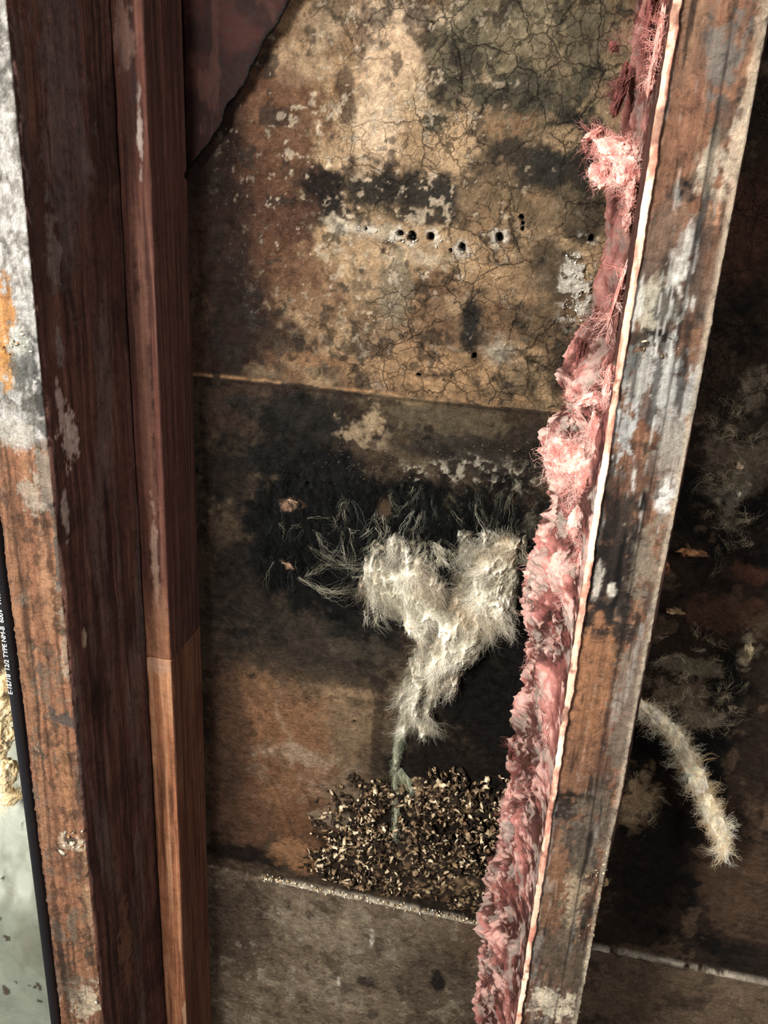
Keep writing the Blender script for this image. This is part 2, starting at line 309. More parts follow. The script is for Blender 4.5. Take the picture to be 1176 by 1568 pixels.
# ---------------------------------------------------------------- WOOD MEMBERS
def member(name,x0,x1,y0,y1,z0,z1,colfn,res=.0011,zres=.0015,r=.003,amp=.0012,d0=.52,d1=1.66,seed=0,mat=M_wood,dispfn=None):
    nx=max(2,int((x1-x0)/res));ny=max(2,int((y1-y0)/res))
    a=np.linspace(x0,x1,nx,endpoint=False);b=np.linspace(y0,y1,ny,endpoint=False)
    px=np.concatenate([a,np.full(ny,x1),a[::-1]+(x1-x0)/nx,np.full(ny,x0)])
    py=np.concatenate([np.full(nx,y0),b,np.full(nx,y1),b[::-1]+(y1-y0)/ny])
    fnx=np.concatenate([np.zeros(nx),np.ones(ny),np.zeros(nx),-np.ones(ny)]);fny=np.concatenate([-np.ones(nx),np.zeros(ny),np.ones(nx),np.zeros(ny)])
    lo_,hi_=max(z0,d0),min(z1,d1)
    zz=np.concatenate([np.arange(z0,lo_,.08),np.arange(lo_,hi_,zres),np.linspace(hi_,z1,12 if z1>hi_ else 1)])
    zz=np.unique(np.round(zz,6))
    PX,ZZ=np.meshgrid(px,zz);PY,_=np.meshgrid(py,zz);FX,_=np.meshgrid(fnx,zz);FY,_=np.meshgrid(fny,zz)
    x,y,z,fx,fy=[q.ravel() for q in (PX,PY,ZZ,FX,FY)]
    n1=fbm(x,y,z,40,5,seed+50,.6);rr=r*(1+.9*n1)
    cx=np.clip(x,x0+rr,x1-rr);cy=np.clip(y,y0+rr,y1-rr);dx=x-cx;dy=y-cy;l=np.maximum(np.sqrt(dx*dx+dy*dy),1e-9)
    edge=l>1e-6
    ox=np.where(edge,dx/l,fx);oy=np.where(edge,dy/l,fy)
    X2=np.where(edge,cx+ox*rr*np.minimum(1,l/rr),x);Y2=np.where(edge,cy+oy*rr*np.minimum(1,l/rr),y)
    g=fbm(x,y,z*.08,120,4,seed+60)
    h=amp*(g*.5+.6*n1)
    if dispfn is not None: h=h+dispfn(x,y,z,fx,fy)
    V=np.stack([X2+ox*h,Y2+oy*h,z],1)
    Cc=colfn(x,y,z,fx,fy)
    nP=len(px);Fq=gridfaces(len(zz),nP,0,True)
    Vc=np.array([[(x0+x1)/2,(y0+y1)/2,zz[0]],[(x0+x1)/2,(y0+y1)/2,zz[-1]]])
    k=len(V);i=np.arange(nP);j=(i+1)%nP;t=(len(zz)-1)*nP
    tri=np.concatenate([np.stack([j,i,np.full(nP,k)],1),np.stack([t+i,t+j,np.full(nP,k+1)],1)])
    V=np.concatenate([V,Vc]);Cc=np.concatenate([Cc,Cc[:1],Cc[-1:]])
    return mkmesh(name,V,[Fq,tri],Cc,None,mat)
def paint(C,a,b,n,L,mapf,ia,ib,gate):
    for u,v,ru,rv,c,o,am in L:
        ce=mapf(u,v);p=mapf(u+ru,v);q=mapf(u,v+rv)
        ra=max(abs(p[ia]-ce[ia]),1e-4);rb=max(abs(q[ib]-ce[ib]),1e-4)
        d=np.sqrt(((a-ce[ia])/ra)**2+((b-ce[ib])/rb)**2)+n*am*1.25
        C=lay(C,c,(1-sm(.8,1.2,d))*o*gate)
    return C
def woodbase(x,y,z,s,c1,c2,c3):
    g=fbm(x,y,z*.05,110,5,s,.65);g2=fbm(x,y,z*.025,330,3,s+9);b=fbm(x,y,z,14,4,s+5)
    C=np.zeros((len(x),3))+lin(c1);C=lay(C,c2,sm(-.1,.3,g));C=lay(C,c3,sm(.05,.5,g2)*.7);C=lay(C,tuple(int(k*.45) for k in c1),sm(.35,.6,-g2+.3*g)*.6);C=lay(C,tuple(int(k*.6) for k in c1),sm(.2,.7,b)*.6)
    return C
def col_right(x,y,z,fx,fy):
    C=woodbase(x,y,z,100,(136,95,71),(106,74,56),(158,119,92))
    n=.55*fbm(x,y,z*.5,60,5,101,.65)+.7*fbm(x,y,z*.8,190,4,102,.7);st=fbm(x,y,z*.14,130,5,103,.65);bl=fbm(x,y,z*.5,45,6,108,.68);b2=fbm(x,y,z*.7,120,5,109,.7)
    g=(fy<-.5).astype(float);m=lambda u,v:onY(u,v,DF)
    zg=onY(1000,620,DF)[2];zone=np.exp(-((z-zg)/.10)**2)
    C=lay(C,(86,77,68),g*sm(.0,.3,bl)*.75);C=lay(C,(46,37,31),g*sm(.2,.4,b2)*.6)
    L=[(1075,60,30,90,(142,106,82),.8,.7),(1110,90,30,70,(118,112,104),.85,.9),(1060,180,16,80,(148,102,77),.7,.6),(1125,220,12,90,(204,186,162),.75,.9),(1085,250,18,44,(184,170,148),.88,.9),(1060,30,14,60,(158,120,92),.7,.7),(1105,180,14,50,(78,68,60),.7,.9),
    (1045,290,14,17,(16,12,10),.97,.3),(1040,302,26,8,(28,22,18),.85,.5),(1045,400,13,52,(216,211,200),.95,.8),(1000,480,30,50,(186,177,156),.9,.9),(1020,470,14,40,(52,49,46),.8,.9),(1090,330,20,14,(188,140,106),.8,.6),(1020,350,30,60,(120,94,76),.7,.8),(1075,380,14,60,(84,70,60),.7,.8),
    (1000,522,46,17,(60,47,38),.95,.8),(1010,512,18,10,(14,11,9),.95,.6),(990,590,50,50,(180,177,168),.92,1.0),(1030,600,40,70,(178,176,170),.88,1.0),(960,660,22,50,(192,192,188),.9,1.),(1020,700,26,60,(162,153,140),.85,1.),(1015,760,14,28,(224,220,212),.97,.6),(985,640,8,60,(104,68,50),.8,.8),(1000,610,6,90,(44,40,37),.75,1.),(970,590,5,50,(44,40,37),.7,1.),
    (965,560,8,30,(56,66,66),.7,.8),(985,740,30,40,(98,70,55),.75,.8),(985,770,6,16,(16,13,11),.97,.4),(940,870,42,76,(36,30,27),.95,.9),(950,800,30,40,(62,50,42),.8,.9),(945,890,6,66,(8,7,6),.97,.4),(935,905,7,14,(216,208,192),.93,.6),(915,890,8,24,(196,186,172),.85,.8),(990,850,22,60,(146,131,112),.85,1.),(930,960,52,28,(38,32,28),.92,.9),
    (905,1060,34,90,(158,110,76),.88,.6),(960,1080,22,110,(122,108,94),.85,1.),(880,1180,30,60,(138,97,70),.82,.7),(870,1240,32,28,(40,34,29),.9,.8),(900,1270,40,60,(114,102,87),.85,1.),(860,1215,42,5,(24,19,16),.8,.8),(840,1245,30,4,(24,19,16),.8,.8),
    (850,1370,24,60,(134,96,68),.8,.7),(880,1380,16,60,(180,161,132),.8,1.),(860,1480,36,60,(94,80,65),.85,.9),(850,1540,34,24,(220,204,176),.88,1.),(890,1300,20,40,(68,58,48),.75,.9),(1150,140,12,130,(206,179,150),.75,.8),(1100,440,20,80,(144,116,95),.7,.8)]
    C=paint(C,x,z,n,L,m,0,2,g)
    C=lay(C,(208,205,196),g*sm(.28,.45,st)*(.20+.62*zone))
    C=lay(C,(26,20,17),g*sm(.42,.56,fbm(x,y,z*.1,150,4,107,.6))*.75)
    C=lay(C,(26,20,17),g*np.exp(-((x-(XR+SW*.62+.0015*fbm(x*0,x*0,z,12,3,110)))/.0008)**2)*.75)
    C=lay(C,(204,188,163),g*sm(XR+SW-.005,XR+SW-.001,x+.002*n)*.65)
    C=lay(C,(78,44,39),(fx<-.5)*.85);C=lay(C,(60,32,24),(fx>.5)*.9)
    return desat(C,.06)
def col_left(x,y,z,fx,fy):
    C=woodbase(x,y,z,200,(98,62,52),(78,49,42),(126,88,74))
    n=.55*fbm(x,y,z*.5,60,5,201,.65)+.7*fbm(x,y,z*.8,190,4,202,.7)
    g=(fy<-.5).astype(float);s=(fx>.5).astype(float)
    zt=onY(40,680,DF)[2]
    up_=sm(zt-.004,zt+.004,z+.012*n)
    C=C*(1-g[:,None])+g[:,None]*woodbase(x,y,z,230,(148,104,78),(120,86,65),(168,124,94))
    C=lay(C,(118,105,91),g*sm(.1,.4,fbm(x,y,z*.5,50,6,205,.67))*.8);C=lay(C,(60,48,39),g*sm(.25,.42,fbm(x,y,z*.6,110,5,206,.7))*.6)
    C=lay(C,(154,151,144),g*up_*.95);C=lay(C,(196,193,187),g*up_*sm(-.1,.2,n));C=lay(C,(90,88,85),g*up_*sm(.2,.4,-n)*.8)
    m=lambda u,v:onY(u,v,DF)
    L=[(8,480,14,60,(196,138,80),.9,.9),(12,560,12,30,(202,146,80),.8,.9),(48,470,14,26,(200,198,192),.9,.7),(45,560,22,50,(96,97,92),.88,.9),(30,525,14,22,(184,184,174),.85,.8),(50,620,18,36,(108,105,98),.8,.9),(25,660,24,26,(180,174,162),.8,1.),(60,590,5,40,(50,50,48),.75,.9),
    (75,740,14,40,(150,142,128),.75,1.),(48,760,14,30,(176,164,146),.7,1.),(90,850,8,60,(94,88,80),.88,.9),(70,900,10,60,(176,134,102),.6,.8),(75,1040,24,40,(116,101,86),.65,1.),(95,1100,24,12,(78,76,72),.85,.9),(100,990,8,60,(170,154,134),.65,1.),(115,1290,26,12,(214,190,162),.95,.8),(110,1285,10,6,(44,33,27),.85,.6),(135,1360,7,60,(188,152,120),.6,.9),(115,1330,26,20,(118,82,61),.6,.9),(130,1530,24,30,(202,188,162),.78,1.),(110,1500,14,30,(84,68,55),.75,.9),(100,1180,8,50,(186,136,98),.6,.7),(125,1225,8,40,(72,56,46),.65,.9),(90,1440,6,80,(56,44,36),.6,.9)]
    C=paint(C,x,z,n,L,m,0,2,g)
    ms=lambda u,v:onX(u,v,XL)
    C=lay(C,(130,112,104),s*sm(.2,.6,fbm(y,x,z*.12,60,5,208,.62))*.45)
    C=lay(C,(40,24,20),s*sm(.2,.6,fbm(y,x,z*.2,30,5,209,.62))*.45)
    L=[(108,670,12,44,(216,192,178),.95,.8),(100,790,5,30,(200,176,164),.9,.8),(92,620,5,30,(196,170,160),.85,.9),(130,975,3,14,(200,176,146),.85,.5),(148,1065,8,18,(20,12,9),.85,.4),(150,1065,14,34,(52,28,20),.5,.4),(95,100,30,300,(112,98,96),.5,.8),(190,60,14,50,(116,94,88),.5,.8),(150,400,30,90,(96,58,48),.5,.5),(190,1450,10,60,(146,104,80),.6,.7),(80,380,8,60,(136,120,114),.7,.9),(90,530,5,30,(156,141,133),.7,.9)]  # the broad grey near the top puts glare haze into the colour
    C=paint(C,y,z,n,L,ms,1,2,s)
    return C
dn=lambda x,y,z,fx,fy:(np.clip(fbm(x,y,z,90,4,77),0,1)*.0018+.001*fbm(x,y,z,260,3,78))*(fy<-.5)
def dnl(x,y,z,fx,fy):
    zt=onY(40,680,DF)[2];return dn(x,y,z,fx,fy)+(fy<-.5)*sm(zt-.004,zt+.004,z)*(.0015+.0022*fbm(x,y,z,70,5,79,.62))
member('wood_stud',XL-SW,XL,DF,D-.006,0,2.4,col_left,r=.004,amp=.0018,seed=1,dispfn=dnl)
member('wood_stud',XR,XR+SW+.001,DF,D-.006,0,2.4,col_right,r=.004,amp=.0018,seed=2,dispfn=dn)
YS=.628;XS=-.3088
zc=onY(235,1008,YS)[2]
def col_st1(x,y,z,fx,fy):
    C=woodbase(x,y,z,300,(92,56,46),(70,43,36),(122,84,70))
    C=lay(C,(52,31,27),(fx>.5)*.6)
    n=.5*fbm(x,y,z*.5,60,4,301)+.5*fbm(x,y,z*.6,190,4,302,.7)
    g=(fy<-.5).astype(float);m=lambda u,v:onY(u,v,YS)
    C=paint(C,x,z,n,[(190,60,14,50,(138,108,97),.6,.8),(214,200,5,60,(178,163,153),.75,.8),(205,130,6,40,(56,38,34),.7,.8),(225,640,9,200,(122,86,70),.5,.8),(245,960,12,60,(146,112,92),.6,.8),(238,860,4,60,(178,150,131),.55,.9)],m,0,2,g)
    ze=onY(238,960,YS)[2];return lay(C,(176,120,88),g*(1-sm(ze-.03,ze+.07,z))*.6)
def col_st2(x,y,z,fx,fy):
    C=woodbase(x,y,z,320,(180,120,86),(128,80,56),(214,162,122))
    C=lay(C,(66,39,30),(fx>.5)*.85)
    n=.5*fbm(x,y,z*.5,60,4,301);g=(fy<-.5).astype(float);m=lambda u,v:onY(u,v,YS-.003)
    return paint(C,x,z,n,[(238,1022,22,10,(200,156,128),.8,.8),(222,1270,7,26,(28,15,11),.95,.4),(285,1560,8,30,(210,176,140),.6,.7)],m,0,2,g)
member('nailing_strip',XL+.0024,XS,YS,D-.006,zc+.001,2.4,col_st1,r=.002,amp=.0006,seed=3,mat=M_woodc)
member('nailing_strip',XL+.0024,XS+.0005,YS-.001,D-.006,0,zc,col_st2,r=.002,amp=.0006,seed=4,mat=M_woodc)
def slab(name,x0,x1,y0,y1,z0,z1,col,sc):
    m,nt,b=mat_new(name+'_mat');n=N(nt,'ShaderNodeTexNoise',Scale=sc,Detail=6.0);r=N(nt,'ShaderNodeValToRGB')
    r.color_ramp.elements[0].color=(*lin([k*.75 for k in col]),1);r.color_ramp.elements[1].color=(*lin(col),1)
    nt.links.new(n.outputs[0],r.inputs[0]);nt.links.new(r.outputs[0],b.inputs['Base Color']);b.inputs['Roughness'].default_value=.8
    V=np.array([[x,y,z] for z in (z0,z1) for y in (y0,y1) for x in (x0,x1)])
    return mkmesh(name,V,[np.array([[0,2,3,1],[4,5,7,6],[0,1,5,4],[2,6,7,3],[0,4,6,2],[1,3,7,5]])],None,None,m,False)
slab('floor',-1.2,1.2,-1.2,.72,-.05,0,(90,72,56),12)
slab('ceiling',-1.2,1.2,-1.2,.72,2.4,2.45,(120,110,100),12)
# ---------------------------------------------------------------- diagonal tar paper flap
def flap():
    pts=[(480,-60),(446,0),(412,62),(380,118),(352,168),(324,215),(296,254),(276,280)]
    n=200;us=np.interp(np.linspace(0,1,n),np.linspace(0,1,len(pts)),[p[0] for p in pts]);vs=np.interp(np.linspace(0,1,n),np.linspace(0,1,len(pts)),[p[1] for p in pts])
    E=np.array([onY(u,v,D-.010) for u,v in zip(us,vs)]);K=60
    jit=fbm(E[:,0],E[:,2],0,60,4,411)*.003
    V=[]
    for i in range(n):
        e=E[i].copy();e[0]+=jit[i];a=np.array([XS+.001,D-.006,e[2]])
        for k in range(K):
            t=k/(K-1);p=a*(1-t)+e*t;p[1]=D-.006-.006*t;V.append(p)
    V=np.array(V);nn=fbm(V[:,0],V[:,1]*0,V[:,2],30,5,400);V[:,1]-=.0012*nn
    C=np.zeros((len(V),3))+lin((34,17,15));C=lay(C,(56,29,24),sm(0,.6,nn)*.8);C=lay(C,(80,52,44),sm(.4,.7,fbm(V[:,0]*2,V[:,1]*0,V[:,2]*.6,50,4,405))*.4);t=np.tile(np.linspace(0,1,K),n);C=lay(C,(8,6,6),sm(.94,1,t))
    ob=mkmesh('tar_paper_flap',V,[gridfaces(n,K)],C*.5,None,M_crumb);s=ob.modifiers.new('s','SOLIDIFY');s.thickness=.0015
flap()
# ---------------------------------------------------------------- PINK INSULATION
ins=bpy.data.objects.new('pink_insulation_batt',None);bpy.context.collection.objects.link(ins)
ys_=np.arange(DF+.004,D-.006,.0013);zz=np.arange(.5,1.75,.0013)
Y,Zz=np.meshgrid(ys_,zz);Y=Y.ravel();Zz=Zz.ravel()
zu=onY(900,560,.62)[2];zl=onY(840,1000,.6)[2]
low_=1-sm(zu-.02,zu+.03,Zz);bot=1-sm(zl-.04,zl+.04,Zz)
n1=fbm(Y,Zz,0,26,6,500,.64);n2=fbm(Y,Zz,0,110,4,501,.65);rid=1-np.abs(fbm(Y,Zz,0,45,5,502,.62))
t=(Y-DF)/(D-DF)
th=.008+.012*low_
st_=sm(.35,.75,t)*(1-low_)+sm(.04,.55,t)*low_
h=th*st_*(.85+.15*t)*(1+.95*n1)+(.006*rid+.0028*n2)*st_*(.4+.6*low_)-.0016*(1-st_)
h=np.maximum(h,-.002)
C=np.zeros((len(Y),3))+lin((112,68,63));C=lay(C,(192,132,123),sm(.0,.5,n1+.3*n2)*.75);C=lay(C,(44,26,24),sm(-.1,.3,-n1+.4*n2)*.9);C=lay(C,(34,24,21),sm(.0,.35,fbm(Y,Zz,0,20,6,505,.64))*.85)
C=lay(C,(230,186,174),sm(.25,.55,n2+.4*n1)*.6*(.4+.6*low_))
C=lay(C,(154,141,131),sm(.2,.45,fbm(Y,Zz,0,60,5,507,.64))*.7)
C=lay(C,(66,39,34),np.clip((1-low_)*.6+bot*.25,0,1))
body_c=C.copy()
mkmesh('batt_body',np.stack([XR-.0012-h,Y,Zz],1),[gridfaces(len(zz),len(ys_))],C,None,M_fluff,True,ins)
core=Bag();fib=Bag()
idx=rng.integers(0,len(Y),1700);idx=idx[(Zz[idx]>.5)&(Zz[idx]<1.66)&(h[idx]>.003)]
st=np.stack([XR-h[idx],Y[idx],Zz[idx]],1);dd=rng.normal(size=st.shape);dd[:,0]-=.3
locks(fib,st,dd,rng.uniform(.004,.012,len(st)),5,.0008,.00009,np.clip(body_c[idx]*1.25,0,1),8,.35,.14)
PK=[(244,190,178),(236,168,157),(250,208,196),(220,142,132)];PD=[(120,72,68),(144,94,87),(78,46,42)];PM=[(208,146,135),(180,116,107),(226,174,162)]
T=[(940,228,30,.60,20,.25,PK),(925,266,20,.61,18,0,PK),(958,262,20,.585,24,0,PK),(910,205,20,.61,6,-.6,PM),(966,300,9,.58,24,0,PM),(950,140,9,.62,32,.1,PD),(992,30,6,.60,50,0,PD),(962,335,8,.585,18,0,PM),(997,120,5,.57,24,0,PM),(1008,60,5,.56,40,0,PM),
(880,600,14,.60,18,.2,PM),(905,610,22,.57,11,-.45,PK),(872,700,34,.575,32,.1,PK),(900,735,26,.56,38,0,PK),(862,715,22,.60,18,0,PK),(888,790,15,.565,36,.3,PK),(866,834,7,.59,28,.5,PK),(915,660,16,.56,38,0,PK),
(932,590,8,.545,30,0,PK),(835,864,12,.62,12,.6,PD),(850,1040,18,.57,20,.2,PK),(830,1064,17,.59,10,-.4,PK),(862,985,9,.57,28,0,PM),(812,1022,7,.62,8,0,PM),(785,1150,8,.64,26,0,PD),
(842,1110,6,.56,36,0,PK),(832,1180,6,.56,44,0,PM),(780,1215,8,.64,22,0,PM),(822,1290,5,.56,36,0,PM),(802,1400,9,.58,22,.2,PM),(787,1470,11,.58,32,0,PK),(872,910,6,.56,34,0,PM),
(888,545,7,.63,22,0,PD),(940,72,6,.65,7,-.4,PD),(945,450,3,.57,50,.15,PK),(797,1515,6,.56,30,0,PK),(900,850,5,.55,34,.15,PK)]
for i,(u,v,ru,y,rv,ro,pc) in enumerate(T):
    c=onY(u,v,y);s=y/1300.
    c[0]=min(c[0],XR-.002)
    tuft(core,fib,c,(ru*s,.006+ru*s*.35,rv*s),pc,int(ru*rv*.05)+9,.004+.0004*max(ru,rv),ro,.00008,(-.1,0,-.15),seed=600+i)
core.make('pink_tuft_cores',M_fluff,ins);fib.make('pink_fibres',M_fib,ins)
zz=np.arange(.5,1.72,.0014);K=8
V=[]
w=.0042+.0008*fbm(zz,zz*0,zz*0,60,5,700,.7)
wx=.0003*fbm(zz,zz*0,zz*0,10,4,701)+.0004*fbm(zz,zz*0,zz*0,160,3,705)
for k in range(K):
    tt=k/(K-1)
    V.append(np.stack([XR-.0014+wx+w*tt,np.full_like(zz,DF-.0026-.0006*math.sin(tt*3.1)),zz],1))
V=np.stack(V,1).reshape(-1,3)
nn=fbm(V[:,0],V[:,1],V[:,2]*.3,150,4,702);C=np.zeros((len(V),3))+lin((204,160,138));C=lay(C,(166,112,95),sm(0,.4,nn));C=lay(C,(234,203,178),sm(.1,.5,fbm(V[:,0],V[:,1],V[:,2],30,3,703))*.7);C=lay(C,(90,62,50),sm(.2,.45,fbm(V[:,0],V[:,1],V[:,2],40,5,704,.62))*.8)
ob=mkmesh('insulation_paper_flange',V,[gridfaces(len(zz),K)],C,None,M_crumb);s=ob.modifiers.new('s','SOLIDIFY');s.thickness=.0010;s.offset=-1
# ---------------------------------------------------------------- MOLD GROWTH
mold=bpy.data.objects.new('white_mold_growth',None);bpy.context.collection.objects.link(mold)
caps=[((572,880),(645,918),26,30,.013),((590,905),(650,945),26,32,.019),((612,845),(635,885),16,24,.012),((650,860),(672,905),9,15,.011),((640,945),(690,975),32,33,.022),((789,830),(757,872),10,22,.014),
((752,870),(745,930),26,33,.022),((770,850),(766,950),15,18,.014),((712,832),(718,865),7,10,.008),((715,885),(705,945),14,24,.014),((745,815),(738,855),7,14,.010),((727,850),(735,880),8,14,.010),
((745,930),(700,985),32,33,.024),((690,970),(654,1035),34,26,.024),((652,1035),(637,1085),25,15,.020),((645,1085),(648,1118),12,11,.018),((637,1070),(612,1125),12,8,.012),((612,1125),(604,1180),8,6,.009),((604,1180),(604,1285),6.5,4,.009),((610,1190),(636,1228),5,3.5,.007),((640,1010),(616,1090),12,7,.012),((552,900),(590,935),6,10,.008),((690,1040),(662,1075),9,6,.012)]
xr=np.arange(onY(525,900,D)[0],onY(830,900,D)[0],.0008);zr=np.arange(onY(600,1310,D)[2],onY(600,790,D)[2],.0009)
GX,GZ=np.meshgrid(xr,zr);gx=GX.ravel();gz=GZ.ravel()
wx=gx+.008*fbm(gx,gz*.7,0,60,6,800,.68);wz=gz+.010*fbm(gx,gz,0,45,5,801,.65)
hh=np.zeros_like(gx);SX=D/1240.;flow=np.zeros((len(gx),2))
for (a,b,r0,r1,t_) in caps:
    A=onY(*a,D-.012);B=onY(*b,D-.012);ax,az=A[0],A[2];bx,bz=B[0]-ax,B[2]-az
    thin=max(r0,r1)<9 and a[1]>1100
    px_,pz_=(gx*.7+wx*.3,gz) if thin else (wx,wz)
    tt=np.clip(((px_-ax)*bx+(pz_-az)*bz)/(bx*bx+bz*bz),0,1)
    d=np.sqrt((px_-ax-tt*bx)**2+(pz_-az-tt*bz)**2)/((r0+(r1-r0)*tt)*SX)
    hh=np.maximum(hh,np.sqrt(np.clip(1-d*d,0,1))*t_)
    bl=np.hypot(bx,bz);k=np.exp(-2*d*d)[:,None];flow+=k*np.array([bx/bl,bz/bl])
swirl=fbm(gx,gz,0,35,4,807)*.012
f1=fbm(gx+.3*gz+swirl,gz*.35+swirl,0,90,6,802,.64);f2=fbm(gx+swirl,gz*.3,0,330,3,803,.65)
H=hh*(1+.6*f1)+.0014*f2*(hh>0)
def gap(u,v,ru,rv):
    c=onY(u,v,D-.02);return np.exp(-(((gx-c[0])/(ru*SX))**2+((gz-c[2])/(rv*SX*1.1))**2)*(1+.5*f1))
gp=np.clip(gap(655,885,8,11)+gap(692,905,7,16)+gap(640,958,6,7)+gap(605,940,7,5)+.7*gap(668,965,5,16)+.6*gap(722,960,5,12),0,1)
H=H*(1-.8*gp)
Fq=gridfaces(len(zr),len(xr));keep=(hh[Fq]>.0005).any(1);Fq=Fq[keep]
C=np.zeros((len(gx),3))+lin((168,161,141));C=lay(C,(222,216,199),sm(.0,.45,f1));C=lay(C,(98,93,79),sm(.0,.45,-f1)*.88);C=lay(C,(48,46,40),sm(.35,.7,-f1)*.85);C=lay(C,(160,136,104),sm(.25,.65,fbm(gx,gz,0,30,3,806))*.45);C=lay(C,(224,218,202),sm(.2,.6,f2)*.3)
C=lay(C,(76,73,63),(1-sm(.004,.013,hh))*.7)
zlow=onY(612,1115,D-.01)[2];C=lay(C,(136,140,118),(1-sm(zlow-.012,zlow+.008,gz))*.85);C=lay(C,(70,78,66),(1-sm(zlow-.012,zlow+.008,gz))*sm(.1,.4,f2)*.8)
C=lay(C,(26,21,16),gp*.9)  # gaps between lobes darkened in the colour, standing in for shade
used=np.unique(Fq);mp=-np.ones(len(gx),int);mp[used]=np.arange(len(used))
Vm=np.stack([gx,D-.001-H,gz],1)
mkmesh('mold_body',Vm[used],[mp[Fq]],C[used],None,M_fluff,True,mold)
fb=Bag()
cand=used[(hh[used]>.001)&(gp[used]<.5)]
ii=rng.choice(cand,3600)
st=Vm[ii].copy();st[:,1]-=.0002
fl=flow[ii]/(np.linalg.norm(flow[ii],axis=1,keepdims=True)+1e-6)
sw1=fbm(st[:,0],st[:,2],0,45,4,820)[:,None];per=np.stack([-fl[:,1],fl[:,0]],1)
dxy=fl+per*sw1*1.6
dd=np.stack([dxy[:,0],.03+.10*rng.normal(size=len(ii)),dxy[:,1]],1)
low=st[:,2]<zlow+.01
ln=rng.uniform(.006,.024,len(ii))*np.where(low,.4,1)
locks(fb,st,dd,ln,7,.0010,.00007,np.clip(C[ii]*1.1,0,1),11,.2,.16)
ii=rng.choice(cand,1300);st=Vm[ii].copy();dd=rng.normal(size=st.shape);dd[:,1]=-np.abs(dd[:,1])*.5
strands(fb,curly(st,dd,rng.uniform(.004,.014,len(ii)),9,.4),.00006,np.clip(C[ii]*1.1,0,1))
def wisps(n,ubox,vbox,L,cols,rad=.0001,spread=.3,down=1,out=.1,y=D-.003,curl=.15,K=9,nper=5,clump=True):
    u=rng.uniform(*ubox,n);v=rng.uniform(*vbox,n)
    if clump:
        nz=fbm(u/100,v/100,0,4,3,911);k=nz>-.1;u=u[k];v=v[k];n=len(u)
    s=np.array([onY(a,b,y) for a,b in zip(u,v)]);s[:,1]-=rng.uniform(0,.004,n)
    d=np.stack([rng.normal(size=n)*spread,-np.abs(rng.normal(size=n))*out,-np.ones(n)*down],1)
    locks(fb,s,d,rng.uniform(*L,n),nper,.0009,rad,pal(n,cols),K,curl,.1)
GR=[(96,98,88),(64,67,61),(150,144,122),(30,32,32)];CR=[(186,179,156),(152,145,126),(214,208,190)];BK=[(5,6,6),(10,11,11),(20,21,20)]
wisps(190,(520,790),(735,840),(.008,.03),GR,.00007)
wisps(1000,(395,800),(730,890),(.008,.024),BK,.00013,.5,clump=False)
wisps(60,(400,560),(770,880),(.010,.026),GR,.00006,.8,nper=3)
wisps(10,(410,590),(790,880),(.012,.025),CR,.00006,1.0,.4,curl=.35,nper=3,clump=False)
wisps(90,(560,800),(780,850),(.010,.028),CR,.00007,.4)
wisps(80,(700,797),(808,855),(.008,.02),CR,.00008,.8,.6,nper=9,clump=False)
wisps(110,(572,685),(825,870),(.008,.02),CR,.00008,.8,.6,nper=9,clump=False)
wisps(14,(555,600),(900,950),(.012,.022),CR,.00007,.4,.8,nper=6,clump=False)
for k in range(5):
    o=rng.normal(size=2)*6
    A=np.array([(405,780),(428,840),(462,895),(500,915),(530,903),(560,885)])+o+rng.normal(size=(6,2))*7
    if k%3==0:A=np.array([(445,790),(470,825),(500,850),(540,862),(570,850),(600,865)])+o+rng.normal(size=(6,2))*8
    if k%4==1:A=np.array([(430,850),(455,862),(480,885),(510,860),(545,868),(570,895)])+o+rng.normal(size=(6,2))*8
    a0=rng.integers(1,3);a1=rng.integers(a0+3,7);A=A[a0:a1]
    q_=np.linspace(0,len(A)-1,24);uu=np.interp(q_,range(len(A)),A[:,0]);vv=np.interp(q_,range(len(A)),A[:,1])
    ker=np.array([.25,.5,.25])
    for _ in range(4):uu[1:-1]=np.convolve(uu,ker,'same')[1:-1];vv[1:-1]=np.convolve(vv,ker,'same')[1:-1]
    P=np.array([onY(a,b,D-.003-.003*math.sin(math.pi*q/23)) for q,(a,b) in enumerate(zip(uu,vv))])[None]
    P=np.repeat(P,16,0);w=np.cumsum(rng.normal(size=P.shape),1)*.0009;P=P+w;P[:,:,1]=np.minimum(P[:,:,1],D-.002)
    strands(fb,P,.000055,pal(16,[(150,146,126),(110,110,96),(186,178,156)],.2))
c2=Bag()
for (u,v,r) in [(450,770,8),(440,864,5)]:
    tuft(c2,fb,onY(u,v,D-.004),(r*SX*1.7,.0015,r*SX*.6),[(170,138,112),(124,100,80)],8,.008,.2,.00007,seed=850+u)
c2.make('mold_clumps',M_fluff,mold);fb.make('mold_fibres',M_fib,mold)
# ---------------------------------------------------------------- PELLET PILE
def clus(u,v):
    a=1.1*math.exp(-((u-660)/95)**2-((v-1222)/32)**2)+1.15*math.exp(-((u-585)/80)**2-((v-1320)/36)**2)+.75*math.exp(-((u-640)/130)**2-((v-1285)/50)**2)+.5*math.exp(-((u-555)/24)**2-((v-1225)/24)**2)+.55*math.exp(-((u-730)/45)**2-((v-1360)/30)**2)+.8*math.exp(-((u-490)/28)**2-((v-1300)/15)**2)
    nz=fbm(np.array([u/100.]),np.array([v/100.]),0,3.6,3,920,.6)[0]
    return a*(.72+1.35*nz)
def inpile(n):
    out=[]
    while len(out)<n:
        u=rng.uniform(440,790);v=rng.uniform(1175,1415)
        if v>1318+(u-330)*.2096-6: continue
        a=clus(u,v)
        if a>rng.uniform(.04,.9): out.append((u,v,min(1,max(a,.1))))
    return out
pb=Bag()
